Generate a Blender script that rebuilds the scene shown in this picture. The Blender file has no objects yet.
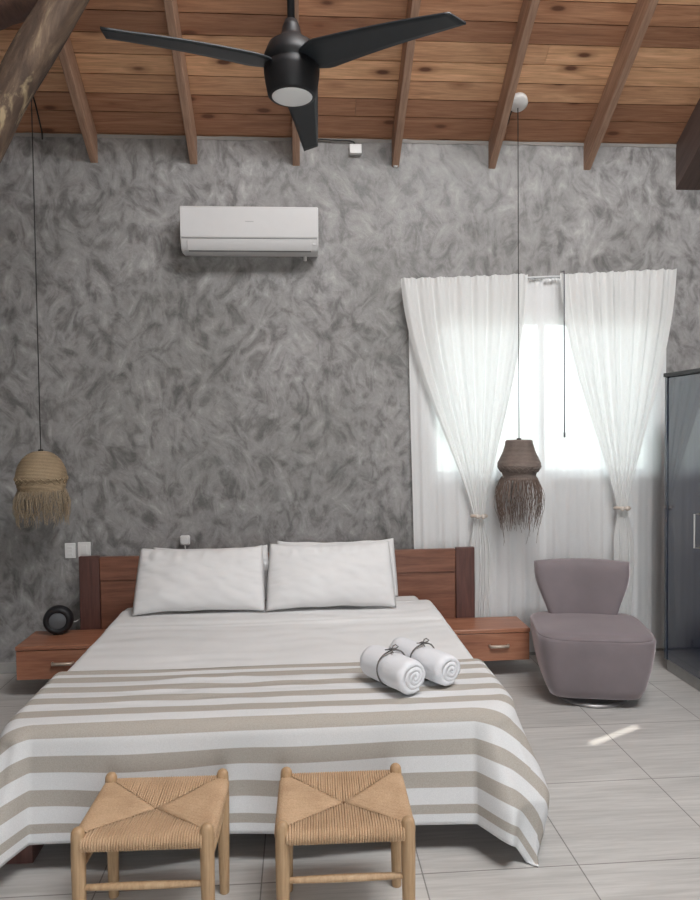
import bpy, bmesh, math, random
from math import pi, sin, cos, radians, hypot, atan2, sqrt
from mathutils import Vector, Matrix, noise
random.seed(7)
scene = bpy.context.scene
COL = scene.collection

# ------------------------------------------------------------------ camera
def set_camera():
    a, b, c = radians(4.06), radians(1.934), radians(0.66)
    f = Vector((sin(a)*cos(b), cos(a)*cos(b), -sin(b)))
    r = Vector((cos(a), -sin(a), 0)); d = f.cross(r)
    r2 = r*cos(c) + d*sin(c); d2 = -r*sin(c) + d*cos(c)
    cd = bpy.data.cameras.new('camera'); cd.sensor_fit = 'HORIZONTAL'
    cd.sensor_width = 36; cd.lens = 36; cd.clip_start = .05
    co = bpy.data.objects.new('camera', cd); COL.objects.link(co)
    m = Matrix.Identity(4)
    for i in range(3):
        m[i][0] = r2[i]; m[i][1] = -d2[i]; m[i][2] = -f[i]
    m[0][3], m[1][3], m[2][3] = 0, 0, 1.68
    co.matrix_world = m
    scene.camera = co
set_camera()

# ------------------------------------------------------------------ world, lights, exposure
vs = scene.view_settings
vs.view_transform = 'Standard'; vs.look = 'None'; vs.gamma = 1; vs.use_curve_mapping = False
vs.exposure = 0.07
WORLD_STRENGTH = 7.0
w = bpy.data.worlds.new('daylight'); scene.world = w; w.use_nodes = True
nt = w.node_tree; nt.nodes.clear()
wo = nt.nodes.new('ShaderNodeOutputWorld'); bg = nt.nodes.new('ShaderNodeBackground')
tc = nt.nodes.new('ShaderNodeTexCoord'); sx = nt.nodes.new('ShaderNodeSeparateXYZ'); rp = nt.nodes.new('ShaderNodeValToRGB')
nt.links.new(tc.outputs['Generated'], sx.inputs[0]); nt.links.new(sx.outputs[2], rp.inputs[0])
nt.links.new(rp.outputs[0], bg.inputs[0]); nt.links.new(bg.outputs[0], wo.inputs[0])
rp.color_ramp.elements[0].position = 0.0; rp.color_ramp.elements[0].color = (.42, .45, .42, 1)
rp.color_ramp.elements[1].position = 0.30; rp.color_ramp.elements[1].color = (.86, .93, 1, 1)
e = rp.color_ramp.elements.new(.02); e.color = (.72, .78, .80, 1)
bg.inputs[1].default_value = WORLD_STRENGTH

def area(name, loc, rot, sx_, sy_, power, color):
    l = bpy.data.lights.new(name, 'AREA'); l.shape = 'RECTANGLE'; l.size = sx_; l.size_y = sy_
    l.energy = power; l.color = color
    o = bpy.data.objects.new(name, l); COL.objects.link(o); o.location = loc; o.rotation_euler = rot
    return o
# daylight through the glazed door behind the camera; unseen fill lamp added under the ridge
area('daylight_from_terrace', (0.5, -2.66, 1.2), (radians(90), 0, 0), 1.4, 2.1, 14, (.86, .93, 1.0))
area('added_overhead_fill', (1.7, 0.9, 5.75), (radians(28), 0, radians(10)), 2.6, 1.5, 285, (.975, .99, 1.0))

sl = bpy.data.lights.new('sun', 'SUN'); sl.energy = 7.0; sl.angle = radians(.4); sl.color = (1, .95, .86)
so = bpy.data.objects.new('sun', sl); COL.objects.link(so); so.location = (1.67, -6, 12); so.rotation_euler = (math.atan2(3.81, 5.36), 0, 0)

# ------------------------------------------------------------------ helpers
def tag(o, label=None, cat=None, group=None, kind=None):
    if label: o['label'] = label
    if cat: o['category'] = cat
    if group: o['group'] = group
    if kind: o['kind'] = kind
    return o
def empty(name, loc=(0, 0, 0), rz=0, **k):
    o = bpy.data.objects.new(name, None); COL.objects.link(o)
    o.empty_display_size = .05; o.location = loc; o.rotation_euler = (0, 0, rz)
    return tag(o, **k)
class MB:
    def __init__(s): s.v = []; s.f = []; s.uv = {}; s.col = None
    def add(s, vs_, fs):
        n = len(s.v); s.v += [tuple(p) for p in vs_]; s.f += [tuple(i+n for i in f) for f in fs]
        return n
    def box(s, x0, x1, y0, y1, z0, z1):
        s.add([(x0,y0,z0),(x1,y0,z0),(x1,y1,z0),(x0,y1,z0),(x0,y0,z1),(x1,y0,z1),(x1,y1,z1),(x0,y1,z1)],
              [(0,3,2,1),(4,5,6,7),(0,1,5,4),(1,2,6,5),(2,3,7,6),(3,0,4,7)])
    def tube(s, pts, r, n=8, cap=True, sq=1.0):
        """pts list of points; r a radius or list"""
        pts = [Vector(p) for p in pts]; k = len(pts)
        rs = r if isinstance(r, (list, tuple)) else [r]*k
        t0 = (pts[1]-pts[0]).normalized()
        up = Vector((0, 0, 1)) if abs(t0.z) < .9 else Vector((1, 0, 0))
        nrm = t0.cross(up).normalized(); vs_ = []
        for i in range(k):
            t = (pts[min(i+1, k-1)]-pts[max(i-1, 0)])
            t = t.normalized() if t.length > 1e-9 else t0
            nrm = (nrm - t*nrm.dot(t)).normalized(); bn = t.cross(nrm)
            for j in range(n):
                a = 2*pi*j/n
                vs_.append(pts[i]+nrm*cos(a)*rs[i]+bn*sin(a)*rs[i]*sq)
        fs = []
        for i in range(k-1):
            for j in range(n):
                fs.append((i*n+j, i*n+(j+1) % n, (i+1)*n+(j+1) % n, (i+1)*n+j))
        if cap:
            fs.append(tuple(range(n))[::-1]); fs.append(tuple((k-1)*n+j for j in range(n)))
        s.add(vs_, fs)
    def lathe(s, prof, n=32, c=(0, 0, 0), axis='z'):
        vs_ = []; k = len(prof)
        for (r, z) in prof:
            for j in range(n):
                a = 2*pi*j/n; p = (r*cos(a), r*sin(a), z)
                if axis == 'y': p = (p[0], z, p[1])
                vs_.append((p[0]+c[0], p[1]+c[1], p[2]+c[2]))
        fs = [(i*n+j, i*n+(j+1) % n, (i+1)*n+(j+1) % n, (i+1)*n+j) for i in range(k-1) for j in range(n)]
        if prof[0][0] > 1e-5: fs.append(tuple(range(n))[::-1])
        if prof[-1][0] > 1e-5: fs.append(tuple((k-1)*n+j for j in range(n)))
        s.add(vs_, fs)
    def prism(s, prof, x0, x1):
        k = len(prof)
        s.add([(x0, y, z) for y, z in prof]+[(x1, y, z) for y, z in prof],
              [(i, (i+1) % k, k+(i+1) % k, k+i) for i in range(k)]+[tuple(range(k))[::-1], tuple(range(k, 2*k))])
    def grid(s, fn, nu, nv, close=False):
        vs_ = [fn(i/nu, j/nv) for j in range(nv+1) for i in range(nu+1)]
        fs = [(j*(nu+1)+i, j*(nu+1)+i+1, (j+1)*(nu+1)+i+1, (j+1)*(nu+1)+i) for j in range(nv) for i in range(nu)]
        return s.add(vs_, fs)
    def build(s, name, mat, parent=None, smooth=False, bevel=0, seg=2, sub=0, solid=0, loc=None, recalc=True):
        me = bpy.data.meshes.new(name); me.from_pydata(s.v, [], s.f)
        if recalc:
            bm = bmesh.new(); bm.from_mesh(me)
            bmesh.ops.recalc_face_normals(bm, faces=bm.faces); bm.to_mesh(me); bm.free()
        if smooth:
            for p in me.polygons: p.use_smooth = True
        me.materials.append(mat)
        o = bpy.data.objects.new(name, me); COL.objects.link(o)
        if parent: o.parent = parent
        if loc: o.location = loc
        if solid:
            m = o.modifiers.new('s', 'SOLIDIFY'); m.thickness = solid; m.offset = 0
        if bevel:
            m = o.modifiers.new('b', 'BEVEL'); m.width = bevel; m.segments = seg; m.limit_method = 'ANGLE'; m.angle_limit = radians(40)
            m.harden_normals = False
            for p in me.polygons: p.use_smooth = True
            try:
                me.set_sharp_from_angle(angle=radians(35))
            except Exception: pass
        if sub:
            m = o.modifiers.new('u', 'SUBSURF'); m.levels = sub; m.render_levels = sub
        return o
def nz(x, y, z=0, sc=1.0): return noise.noise(Vector((x*sc, y*sc, z*sc)))
def sstep(a, b, x):
    t = max(0, min(1, (x-a)/(b-a))); return t*t*(3-2*t)

# ------------------------------------------------------------------ materials
def newmat(name):
    m = bpy.data.materials.new(name); m.use_nodes = True
    n = m.node_tree; p = n.nodes['Principled BSDF']
    return m, n, p
def lk(n, a, b): n.links.new(a, b)
def node(n, t, **k):
    q = n.nodes.new(t)
    for a, b in k.items(): setattr(q, a, b)
    return q
def coords(n, kind='Object', scale=(1, 1, 1), rot=(0, 0, 0)):
    t = node(n, 'ShaderNodeTexCoord'); mp = node(n, 'ShaderNodeMapping')
    mp.inputs['Scale'].default_value = scale; mp.inputs['Rotation'].default_value = rot
    lk(n, t.outputs[kind], mp.inputs[0]); return mp.outputs[0]
def noi(n, vec, scale, detail=4, rough=.55, dist=0):
    q = node(n, 'ShaderNodeTexNoise'); q.inputs['Scale'].default_value = scale
    q.inputs['Detail'].default_value = detail; q.inputs['Roughness'].default_value = rough; q.inputs['Distortion'].default_value = dist
    if vec: lk(n, vec, q.inputs['Vector'])
    return q
def ramp(n, fac, stops, interp='LINEAR'):
    r = node(n, 'ShaderNodeValToRGB'); r.color_ramp.interpolation = interp
    el = r.color_ramp.elements
    while len(el) > 1: el.remove(el[-1])
    el[0].position = stops[0][0]; el[0].color = (*stops[0][1], 1)
    for p, c in stops[1:]:
        q = el.new(p); q.color = (*c, 1)
    lk(n, fac, r.inputs[0]); return r.outputs[0]
def bump(n, p, h, strength=.3, dist=.01):
    b = node(n, 'ShaderNodeBump'); b.inputs['Strength'].default_value = strength; b.inputs['Distance'].default_value = dist
    lk(n, h, b.inputs['Height']); lk(n, b.outputs[0], p.inputs['Normal'])
def mix(n, f, a, b, mode='MIX'):
    q = node(n, 'ShaderNodeMix', data_type='RGBA', blend_type=mode)
    for i, v in ((0, f), (6, a), (7, b)):
        if hasattr(v, 'links'): lk(n, v, q.inputs[i])
        elif i == 0: q.inputs[0].default_value = v
        else: q.inputs[i].default_value = (*v, 1)
    return q.outputs[2]
def simple(name, col, rough=.5, metal=0, var=.06, sc=20, bmp=0):
    m, n, p = newmat(name)
    v = coords(n); q = noi(n, v, sc, 3)
    c0 = tuple(max(0, x*(1-var)) for x in col); c1 = tuple(min(1, x*(1+var)) for x in col)
    lk(n, ramp(n, q.outputs[0], [(.3, c0), (.7, c1)]), p.inputs['Base Color'])
    p.inputs['Roughness'].default_value = rough; p.inputs['Metallic'].default_value = metal
    if bmp: bump(n, p, q.outputs[0], bmp, .003)
    return m
def wood(name, dark, mid, light, axis='x', sc=1.0, rough=.5, ring=1.0, knots=False):
    m, n, p = newmat(name)
    s = {'x': (1.2*sc, 14*sc, 14*sc), 'y': (14*sc, 1.2*sc, 14*sc), 'z': (14*sc, 14*sc, 1.2*sc)}[axis]
    v = coords(n, 'Object', s)
    a = noi(n, v, 1.6, 6, .6, .8*ring); b = noi(n, v, 7, 4, .6)
    c = ramp(n, a.outputs[0], [(.25, dark), (.5, mid), (.75, light)])
    c = mix(n, .35, c, ramp(n, b.outputs[0], [(.3, dark), (.7, light)]))
    if knots:
        v2 = coords(n, 'Object', {'x': (2, 5, 5), 'y': (5, 2, 5), 'z': (5, 5, 2)}[axis])
        vo = node(n, 'ShaderNodeTexVoronoi'); vo.inputs['Scale'].default_value = 1.0; lk(n, v2, vo.inputs['Vector'])
        k = ramp(n, vo.outputs[0], [(.07, (1, 1, 1)), (.15, (0, 0, 0))])
        c = mix(n, k, c, tuple(x*.3 for x in dark))
    lk(n, c, p.inputs['Base Color']); p.inputs['Roughness'].default_value = rough
    bump(n, p, b.outputs[0], .12, .004)
    return m
def fabric(name, col, rough=.9, weave=350, var=.05, bmp=.15, sheen=0):
    m, n, p = newmat(name)
    v = coords(n); q = noi(n, v, 3, 5); f = noi(n, v, weave, 2)
    c0 = tuple(x*(1-var) for x in col); c1 = tuple(min(1, x*(1+var)) for x in col)
    lk(n, ramp(n, q.outputs[0], [(.3, c0), (.7, c1)]), p.inputs['Base Color'])
    p.inputs['Roughness'].default_value = rough
    if sheen: p.inputs['Sheen Weight'].default_value = sheen; p.inputs['Sheen Roughness'].default_value = .4
    bump(n, p, f.outputs[0], bmp, .002)
    return m
M = {}
# troweled cement plaster
def plaster():
    m, n, p = newmat('cement_plaster')
    v = coords(n)
    def stroke(ang, sc, off):
        v1 = coords(n, 'Object', (1, 1, 1), (0, ang, 0))
        mp = node(n, 'ShaderNodeMapping'); mp.inputs['Scale'].default_value = (1, 1, .52); mp.inputs['Location'].default_value = (off, 0, off)
        lk(n, v1, mp.inputs[0]); return noi(n, mp.outputs[0], sc, 5, .62, .55).outputs[0]
    sel = ramp(n, noi(n, v, 3.2, 2, .5).outputs[0], [(.46, (0, 0, 0)), (.54, (1, 1, 1))])
    sel2 = ramp(n, noi(n, coords(n, 'Object', (1, 1, 1), (0, .4, 0)), 2.6, 2, .5).outputs[0], [(.50, (0, 0, 0)), (.56, (1, 1, 1))])
    st = mix(n, sel, stroke(.75, 10.5, 0), stroke(-.6, 10.5, 5))
    st = mix(n, sel2, st, stroke(.05, 12, 9))
    fine = noi(n, v, 38, 4, .65, .6)
    c = noi(n, v, 1.3, 3, .5)
    col = ramp(n, st, [(.34, (.105, .101, .100)), (.43, (.185, .179, .177)), (.50, (.265, .258, .256)), (.60, (.335, .328, .325)), (.71, (.47, .462, .455))])
    col = mix(n, .18, col, ramp(n, fine.outputs[0], [(.32, (.15, .143, .14)), (.68, (.38, .37, .362))]))
    col = mix(n, 1.0, col, ramp(n, c.outputs[0], [(.3, (.82, .82, .80)), (.7, (1.12, 1.11, 1.11))]), 'MULTIPLY')
    lk(n, col, p.inputs['Base Color'])
    lk(n, ramp(n, st, [(.3, (.42, .42, .42)), (.7, (.7, .7, .7))]), p.inputs['Roughness'])
    bump(n, p, mix(n, .4, st, fine.outputs[0]), .5, .012)
    return m
M['plaster'] = plaster()
M['white_wall'] = simple('painted_wall', (.62, .61, .60), .8)
def floor_mat():
    m, n, p = newmat('floor_tile')
    v0 = coords(n)
    mp = node(n, 'ShaderNodeMapping'); mp.inputs['Location'].default_value = (-1.035, -2.545, 0); lk(n, v0, mp.inputs[0])
    br = node(n, 'ShaderNodeTexBrick'); br.offset = 0; br.squash = 1
    br.inputs['Scale'].default_value = 1; br.inputs['Brick Width'].default_value = .6; br.inputs['Row Height'].default_value = .6
    br.inputs['Mortar Size'].default_value = .0028; br.inputs['Mortar Smooth'].default_value = .1; br.inputs['Bias'].default_value = 0
    br.inputs['Color1'].default_value = (1, 1, 1, 1); br.inputs['Color2'].default_value = (.90, .90, .90, 1); br.inputs['Mortar'].default_value = (.42, .41, .40, 1)
    lk(n, mp.outputs[0], br.inputs['Vector'])
    v = coords(n, 'Object', (3, 55, 1)); a = noi(n, v, 1, 6, .65, .4)
    v2 = coords(n, 'Object', (1.2, 9, 1)); b = noi(n, v2, 1, 4)
    c = ramp(n, a.outputs[0], [(.3, (.46, .448, .43)), (.7, (.62, .605, .585))])
    c = mix(n, 1.0, c, ramp(n, b.outputs[0], [(.3, (.88, .88, .88)), (.7, (1.1, 1.1, 1.1))]), 'MULTIPLY')
    c = mix(n, 1.0, c, br.outputs[0], 'MULTIPLY')
    lk(n, c, p.inputs['Base Color']); p.inputs['Roughness'].default_value = .42
    bump(n, p, br.outputs[1], -.3, .002)
    return m
M['tile'] = floor_mat()
def ceil_mat():
    m, n, p = newmat('roof_boards')
    at = node(n, 'ShaderNodeAttribute', attribute_name='rnd')
    tc_ = node(n, 'ShaderNodeTexCoord')
    off = node(n, 'ShaderNodeVectorMath', operation='MULTIPLY_ADD'); off.inputs[1].default_value = (13, 0, 7)
    lk(n, at.outputs['Color'], off.inputs[0]); lk(n, tc_.outputs['Object'], off.inputs[2])
    mp = node(n, 'ShaderNodeMapping'); mp.inputs['Scale'].default_value = (.9, 13, 13); lk(n, off.outputs[0], mp.inputs[0])
    a = noi(n, mp.outputs[0], 2.0, 6, .62, 1.2)
    mp3 = node(n, 'ShaderNodeMapping'); mp3.inputs['Scale'].default_value = (2.5, 60, 60); lk(n, off.outputs[0], mp3.inputs[0])
    f = noi(n, mp3.outputs[0], 2.0, 3, .6)
    c = ramp(n, a.outputs[0], [(.22, (.26, .125, .070)), (.42, (.47, .26, .15)), (.58, (.62, .37, .225)), (.8, (.80, .55, .36))])
    c = mix(n, .3, c, ramp(n, f.outputs[0], [(.3, (.28, .14, .085)), (.7, (.78, .50, .31))]))
    sp = node(n, 'ShaderNodeSeparateColor'); lk(n, at.outputs['Color'], sp.inputs[0])
    tint = ramp(n, sp.outputs[1], [(0, (.58, .47, .43)), (.3, (.88, .76, .70)), (.65, (1.12, 1.08, 1.0)), (1, (1.5, 1.5, 1.38))])
    c = mix(n, 1.0, c, tint, 'MULTIPLY')
    mp2 = node(n, 'ShaderNodeMapping'); mp2.inputs['Scale'].default_value = (2.6, 7.5, 7.5); lk(n, off.outputs[0], mp2.inputs[0])
    vo = node(n, 'ShaderNodeTexVoronoi'); vo.inputs['Scale'].default_value = 1.0; lk(n, mp2.outputs[0], vo.inputs['Vector'])
    c = mix(n, ramp(n, vo.outputs[0], [(.08, (1, 1, 1)), (.15, (0, 0, 0))]), c, (.05, .02, .012))
    c = mix(n, ramp(n, vo.outputs[0], [(.15, (.45, .45, .45)), (.30, (0, 0, 0))]), c, (.26, .10, .045))
    lk(n, c, p.inputs['Base Color']); p.inputs['Roughness'].default_value = .55
    bump(n, p, f.outputs[0], .15, .004)
    return m
M['boards'] = ceil_mat()
M['rafter'] = wood('rafter_timber', (.20, .105, .068), (.38, .225, .15), (.56, .37, .26), 'y', 1.0, .6, knots=True)
def log_mat():
    m, n, p = newmat('rough_log')
    v = coords(n, 'Object', (6, 6, 1.5)); a = noi(n, v, 1.4, 6, .65, 1)
    c = ramp(n, a.outputs[0], [(.3, (.035, .02, .014)), (.47, (.08, .05, .034)), (.6, (.15, .10, .066)), (.74, (.36, .27, .17))])
    v2 = coords(n, 'Object', (5, 5, 1.6)); b = noi(n, v2, 1.1, 5, .6, 1)
    k = ramp(n, b.outputs[0], [(.57, (0, 0, 0)), (.63, (1, 1, 1))])
    c = mix(n, k, c, (.34, .26, .155))
    lk(n, c, p.inputs['Base Color']); p.inputs['Roughness'].default_value = .75
    bump(n, p, a.outputs[0], .6, .02)
    return m
M['log'] = log_mat()
M['log_red'] = wood('aged_red_timber', (.04, .018, .012), (.085, .038, .025), (.14, .07, .045), 'x', 1, .6)
M['dark_beam'] = wood('dark_beam_timber', (.07, .045, .038), (.115, .078, .068), (.16, .11, .095), 'y', .5, .6)
M['bedwood_x'] = wood('red_hardwood_horizontal', (.10, .036, .022), (.20, .080, .048), (.31, .145, .09), 'x', .9, .38)
M['bedwood_dark'] = wood('dark_red_hardwood_vertical', (.055, .025, .022), (.105, .045, .037), (.16, .075, .06), 'z', .9, .4)
M['ns_wood'] = wood('polished_red_hardwood', (.20, .075, .045), (.36, .15, .085), (.47, .23, .14), 'x', .8, .32)
M['stool_wood'] = wood('pale_oak', (.30, .18, .09), (.46, .30, .165), (.58, .41, .25), 'z', 1.4, .5)
M['black'] = simple('matte_black_metal', (.008, .008, .010), .5)
M['blade'] = simple('dark_charcoal_blade', (.014, .018, .022), .45)
M['cord_black'] = simple('black_cord', (.012, .012, .012), .6)
M['white_plastic'] = simple('white_plastic', (.74, .73, .72), .35, var=.01)
M['ac_white'] = simple('air_conditioner_white', (.66, .65, .65), .35, var=.01)
M['grey_line'] = simple('grey_seam', (.22, .22, .22), .5)
M['metal'] = simple('brushed_metal', (.62, .60, .57), .32, 1)
M['opal'] = simple('opal_lens', (.85, .86, .86), .3, var=.01)
M['navy'] = simple('navy_gloss_door', (.012, .022, .05), .12, var=.02)
M['navy'].node_tree.nodes['Principled BSDF'].inputs['Coat Weight'].default_value = 1.0
M['navy'].node_tree.nodes['Principled BSDF'].inputs['Coat IOR'].default_value = 1.55
M['navy'].node_tree.nodes['Principled BSDF'].inputs['Coat Roughness'].default_value = .05
M['plinth'] = simple('grey_tile_skirting', (.36, .35, .335), .5)
M['sheet'] = fabric('white_cotton', (.75, .75, .75), .85)
M['pillow'] = fabric('white_pillowcase', (.74, .735, .735), .8)
M['towel'] = fabric('white_terry', (.76, .77, .80), 1, 160, .04, .9)
M['velvet'] = fabric('mauve_grey_velvet', (.205, .172, .182), .8, 250, .12, .2, .9)
M['velvet'].node_tree.nodes['Principled BSDF'].inputs['Sheen Tint'].default_value = (.95, .85, .88, 1)
M['pull'] = simple('pale_brushed_pull', (.55, .46, .38), .4, .4)
M['twine'] = simple('grey_twine', (.14, .13, .125), .8)
M['alu'] = simple('white_window_frame', (.55, .56, .57), .4)
def stripe_mat():
    m, n, p = newmat('striped_cotton')
    uv = node(n, 'ShaderNodeUVMap'); sp = node(n, 'ShaderNodeSeparateXYZ'); lk(n, uv.outputs[0], sp.inputs[0])
    def mth(op, a, b):
        q = node(n, 'ShaderNodeMath', operation=op)
        for i, v in enumerate((a, b)):
            if v is None: continue
            if hasattr(v, 'links'): lk(n, v, q.inputs[i])
            else: q.inputs[i].default_value = v
        return q.outputs[0]
    t0 = sp.outputs[1]; t = mth('ADD', t0, .045); t = mth('DIVIDE', t, .125); t = mth('FRACT', t, None)
    t = mth('SUBTRACT', t, .25); t = mth('ABSOLUTE', t, None)     # <.25 inside the tan stripe
    k = ramp(n, t, [(.235, (1, 1, 1)), (.25, (0, 0, 0))])
    k = mth('MAXIMUM', mth('MULTIPLY', k, mth('LESS_THAN', t0, .993)), mth('LESS_THAN', t0, .045))  # tan at the top edge widened to paint in the edge fold's shade
    v = coords(n); q = noi(n, v, 260, 2)
    tan = ramp(n, q.outputs[0], [(.3, (.375, .345, .305)), (.7, (.455, .42, .375))])
    wht = ramp(n, q.outputs[0], [(.3, (.64, .645, .65)), (.7, (.72, .725, .73))])
    lk(n, mix(n, k, wht, tan), p.inputs['Base Color']); p.inputs['Roughness'].default_value = .9
    bump(n, p, q.outputs[0], .15, .002)
    return m
M['stripe'] = stripe_mat()
def cordmat(name, d, l, sc=240, coil=False):
    m, n, p = newmat(name)
    v = coords(n); q = noi(n, v, sc, 2); r = noi(n, v, 9, 3)
    c = mix(n, .5, ramp(n, q.outputs[0], [(.3, d), (.7, l)]), ramp(n, r.outputs[0], [(.3, d), (.7, l)]))
    if coil:
        wv = node(n, 'ShaderNodeTexWave', bands_direction='Z'); wv.inputs['Scale'].default_value = 36; wv.inputs['Distortion'].default_value = 1.2; wv.inputs['Detail Scale'].default_value = 8
        lk(n, v, wv.inputs['Vector'])
        c = mix(n, ramp(n, wv.outputs[1], [(.12, (.75, .75, .75)), (.4, (0, 0, 0))]), c, tuple(x*.45 for x in d))
    lk(n, c, p.inputs['Base Color']); p.inputs['Roughness'].default_value = .7
    bump(n, p, q.outputs[0], .5, .003); return m
M['paper_cord'] = cordmat('paper_cord', (.42, .27, .155), (.66, .46, .29))
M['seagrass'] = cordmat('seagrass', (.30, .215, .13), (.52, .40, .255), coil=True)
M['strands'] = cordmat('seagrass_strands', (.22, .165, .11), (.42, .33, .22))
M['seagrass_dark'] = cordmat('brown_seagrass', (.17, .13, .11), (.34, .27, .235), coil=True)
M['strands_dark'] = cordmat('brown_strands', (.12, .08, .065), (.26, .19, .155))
def sheer(name, col, tr, df=.5):
    m, n, p = newmat(name); n.nodes.remove(p)
    out = n.nodes['Material Output']
    t = node(n, 'ShaderNodeBsdfTransparent'); l = node(n, 'ShaderNodeBsdfTranslucent'); d = node(n, 'ShaderNodeBsdfDiffuse')
    v = coords(n); q = noi(n, v, 300, 1)
    c = ramp(n, q.outputs[0], [(.3, tuple(x*.95 for x in col)), (.7, col)])
    lk(n, c, l.inputs[0]); lk(n, c, d.inputs[0]); t.inputs[0].default_value = (1, 1, 1, 1)
    m1 = node(n, 'ShaderNodeMixShader'); m1.inputs[0].default_value = df; lk(n, l.outputs[0], m1.inputs[1]); lk(n, d.outputs[0], m1.inputs[2])
    m2 = node(n, 'ShaderNodeMixShader'); m2.inputs[0].default_value = tr; lk(n, m1.outputs[0], m2.inputs[1]); lk(n, t.outputs[0], m2.inputs[2])
    lk(n, m2.outputs[0], out.inputs[0]); return m
M['sheer_back'] = sheer('white_sheer_lining', (.96, .96, .96), .10, .76)
M['sheer_front'] = sheer('cream_sheer_voile', (.94, .94, .93), .10, .66)
def glass():
    m, n, p = newmat('window_glass'); n.nodes.remove(p); out = n.nodes['Material Output']
    t = node(n, 'ShaderNodeBsdfTransparent'); g = node(n, 'ShaderNodeBsdfGlossy'); g.inputs['Roughness'].default_value = .02
    t.inputs[0].default_value = (.93, .96, .95, 1)
    fr = node(n, 'ShaderNodeFresnel'); fr.inputs[0].default_value = 1.45
    m2 = node(n, 'ShaderNodeMixShader'); lk(n, fr.outputs[0], m2.inputs[0]); lk(n, t.outputs[0], m2.inputs[1]); lk(n, g.outputs[0], m2.inputs[2])
    lk(n, m2.outputs[0], out.inputs[0]); return m
M['glass'] = glass()

# ------------------------------------------------------------------ room shell
XL, XR, YB, YF = -2.75, 3.2, 4.95, -2.5
ZW = 3.694; SL = radians(33.2); RID = 1.1        # eaves height, slope, ridge position in depth
def struct(o): o['kind'] = 'structure'; return o
b = MB(); b.box(XL-.2, XR+.2, YF-.2, YB+.2, -.12, 0); struct(b.build('floor', M['tile']))
WX0, WX1, WZ0, WZ1 = .94, 2.62, 1.29, 2.46
b = MB()
b.box(XL-.2, WX0, YB, YB+.2, 0, ZW-.005); b.box(WX1, XR+.2, YB, YB+.2, 0, ZW-.005)
b.box(WX0, WX1, YB, YB+.2, 0, WZ0); b.box(WX0, WX1, YB, YB+.2, WZ1, ZW-.005)
struct(b.build('wall_back', M['plaster']))
zr = ZW+(YB-RID)*math.tan(SL)
zf = zr-(RID-YF)*math.tan(SL)
prof = [(YF, 0), (YB, 0), (YB, ZW-.005), (RID, zr-.005), (YF, zf-.005)]
b = MB(); b.prism(prof, XL-.2, XL); struct(b.build('wall_left', M['plaster']))
b = MB(); b.prism(prof, XR, XR+.2); struct(b.build('wall_right', M['plaster']))
b = MB()                                          # wall behind the camera with its door opening
DX0, DX1 = -.20, 1.20
b.box(XL-.2, DX0, YF-.12, YF, 0, zf-.005); b.box(DX1, XR+.2, YF-.12, YF, 0, zf-.005)
b.box(DX0, DX1, YF-.12, YF, 2.25, zf-.005)
struct(b.build('wall_front', M['white_wall']))
# roof boards, one mesh per slope
HX0, HX1, HS0, HS1 = 1.42, 1.92, 2.60, 2.90
def board_slope(name, length, flip):
    mb = MB(); cols = []
    s = 0; k = 0
    if not flip: mb.box(XL-.2, XR+.2, -1.25, -.001, 0, .05); cols += [(.3, .2, .3, 1)]*6      # unseen eaves added outside the back wall to shade the window top
    while s < length:
        wd = .165 if (k == 0 and not flip) else .128
        e_ = min(s+wd, length)
        x = XL-.2; 
        brk = [XL-.2, XR+.2]
        if random.random() < .35: brk.insert(1, random.uniform(-1.6, 2.2))
        if flip and e_ > HS0 and s < HS1:       # unseen slit added in the boards, shaped to cast the floor's sun streak
            mb.box(XL-.2, HX0, s+.003, e_-.003, 0, .022); mb.box(HX1, XR+.2, s+.003, e_-.003, 0, .022)
            cols += [(random.random(), random.random(), random.random(), 1)]*12
            s += wd; k += 1; continue
        for q in range(len(brk)-1):
            mb.box(brk[q]+.001, brk[q+1]-.001, s+.003, e_-.003, 0, .022)
            cols += [(random.random(), random.random(), random.random(), 1)]*6
        s += wd; k += 1
    if not flip:
        mb.box(XL-.2, XR+.2, 0, length, .0225, .05); cols += [(0, 0, 0, 1)]*6
    else:
        a0, a1 = .128*int(HS0/.128), .128*(int(HS1/.128)+1)
        for q in ((XL-.2, XR+.2, 0, a0), (XL-.2, XR+.2, a1, length), (XL-.2, HX0, a0, a1), (HX1, XR+.2, a0, a1)):
            mb.box(*q, .0225, .05)
        cx_, cs_ = (HX0+HX1)/2, 2.749
        O = [(HX0, a0), (HX1, a0), (HX1, a1), (HX0, a1)]
        I = [(cx_-.17, cs_-.0735-.012), (cx_+.17, cs_+.0735-.012), (cx_+.17, cs_+.0735+.012), (cx_-.17, cs_-.0735+.012)]
        for i in range(4):
            P = [O[i], O[(i+1) % 4], I[(i+1) % 4], I[i]]
            mb.add([(x, y, 0) for x, y in P]+[(x, y, .05) for x, y in P], [(0, 3, 2, 1), (4, 5, 6, 7), (0, 1, 5, 4), (1, 2, 6, 5), (2, 3, 7, 6), (3, 0, 4, 7)])
        cols += [(.4, .4, .4, 1)]*48
    o = mb.build(name, M['boards'], recalc=False)
    at = o.data.color_attributes.new('rnd', 'FLOAT_COLOR', 'CORNER')
    for p in o.data.polygons:
        for li in p.loop_indices: at.data[li].color = cols[p.index]
    return struct(o)
Ls = (YB-RID)/cos(SL)
o = board_slope('ceiling', Ls+.02, False)
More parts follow.
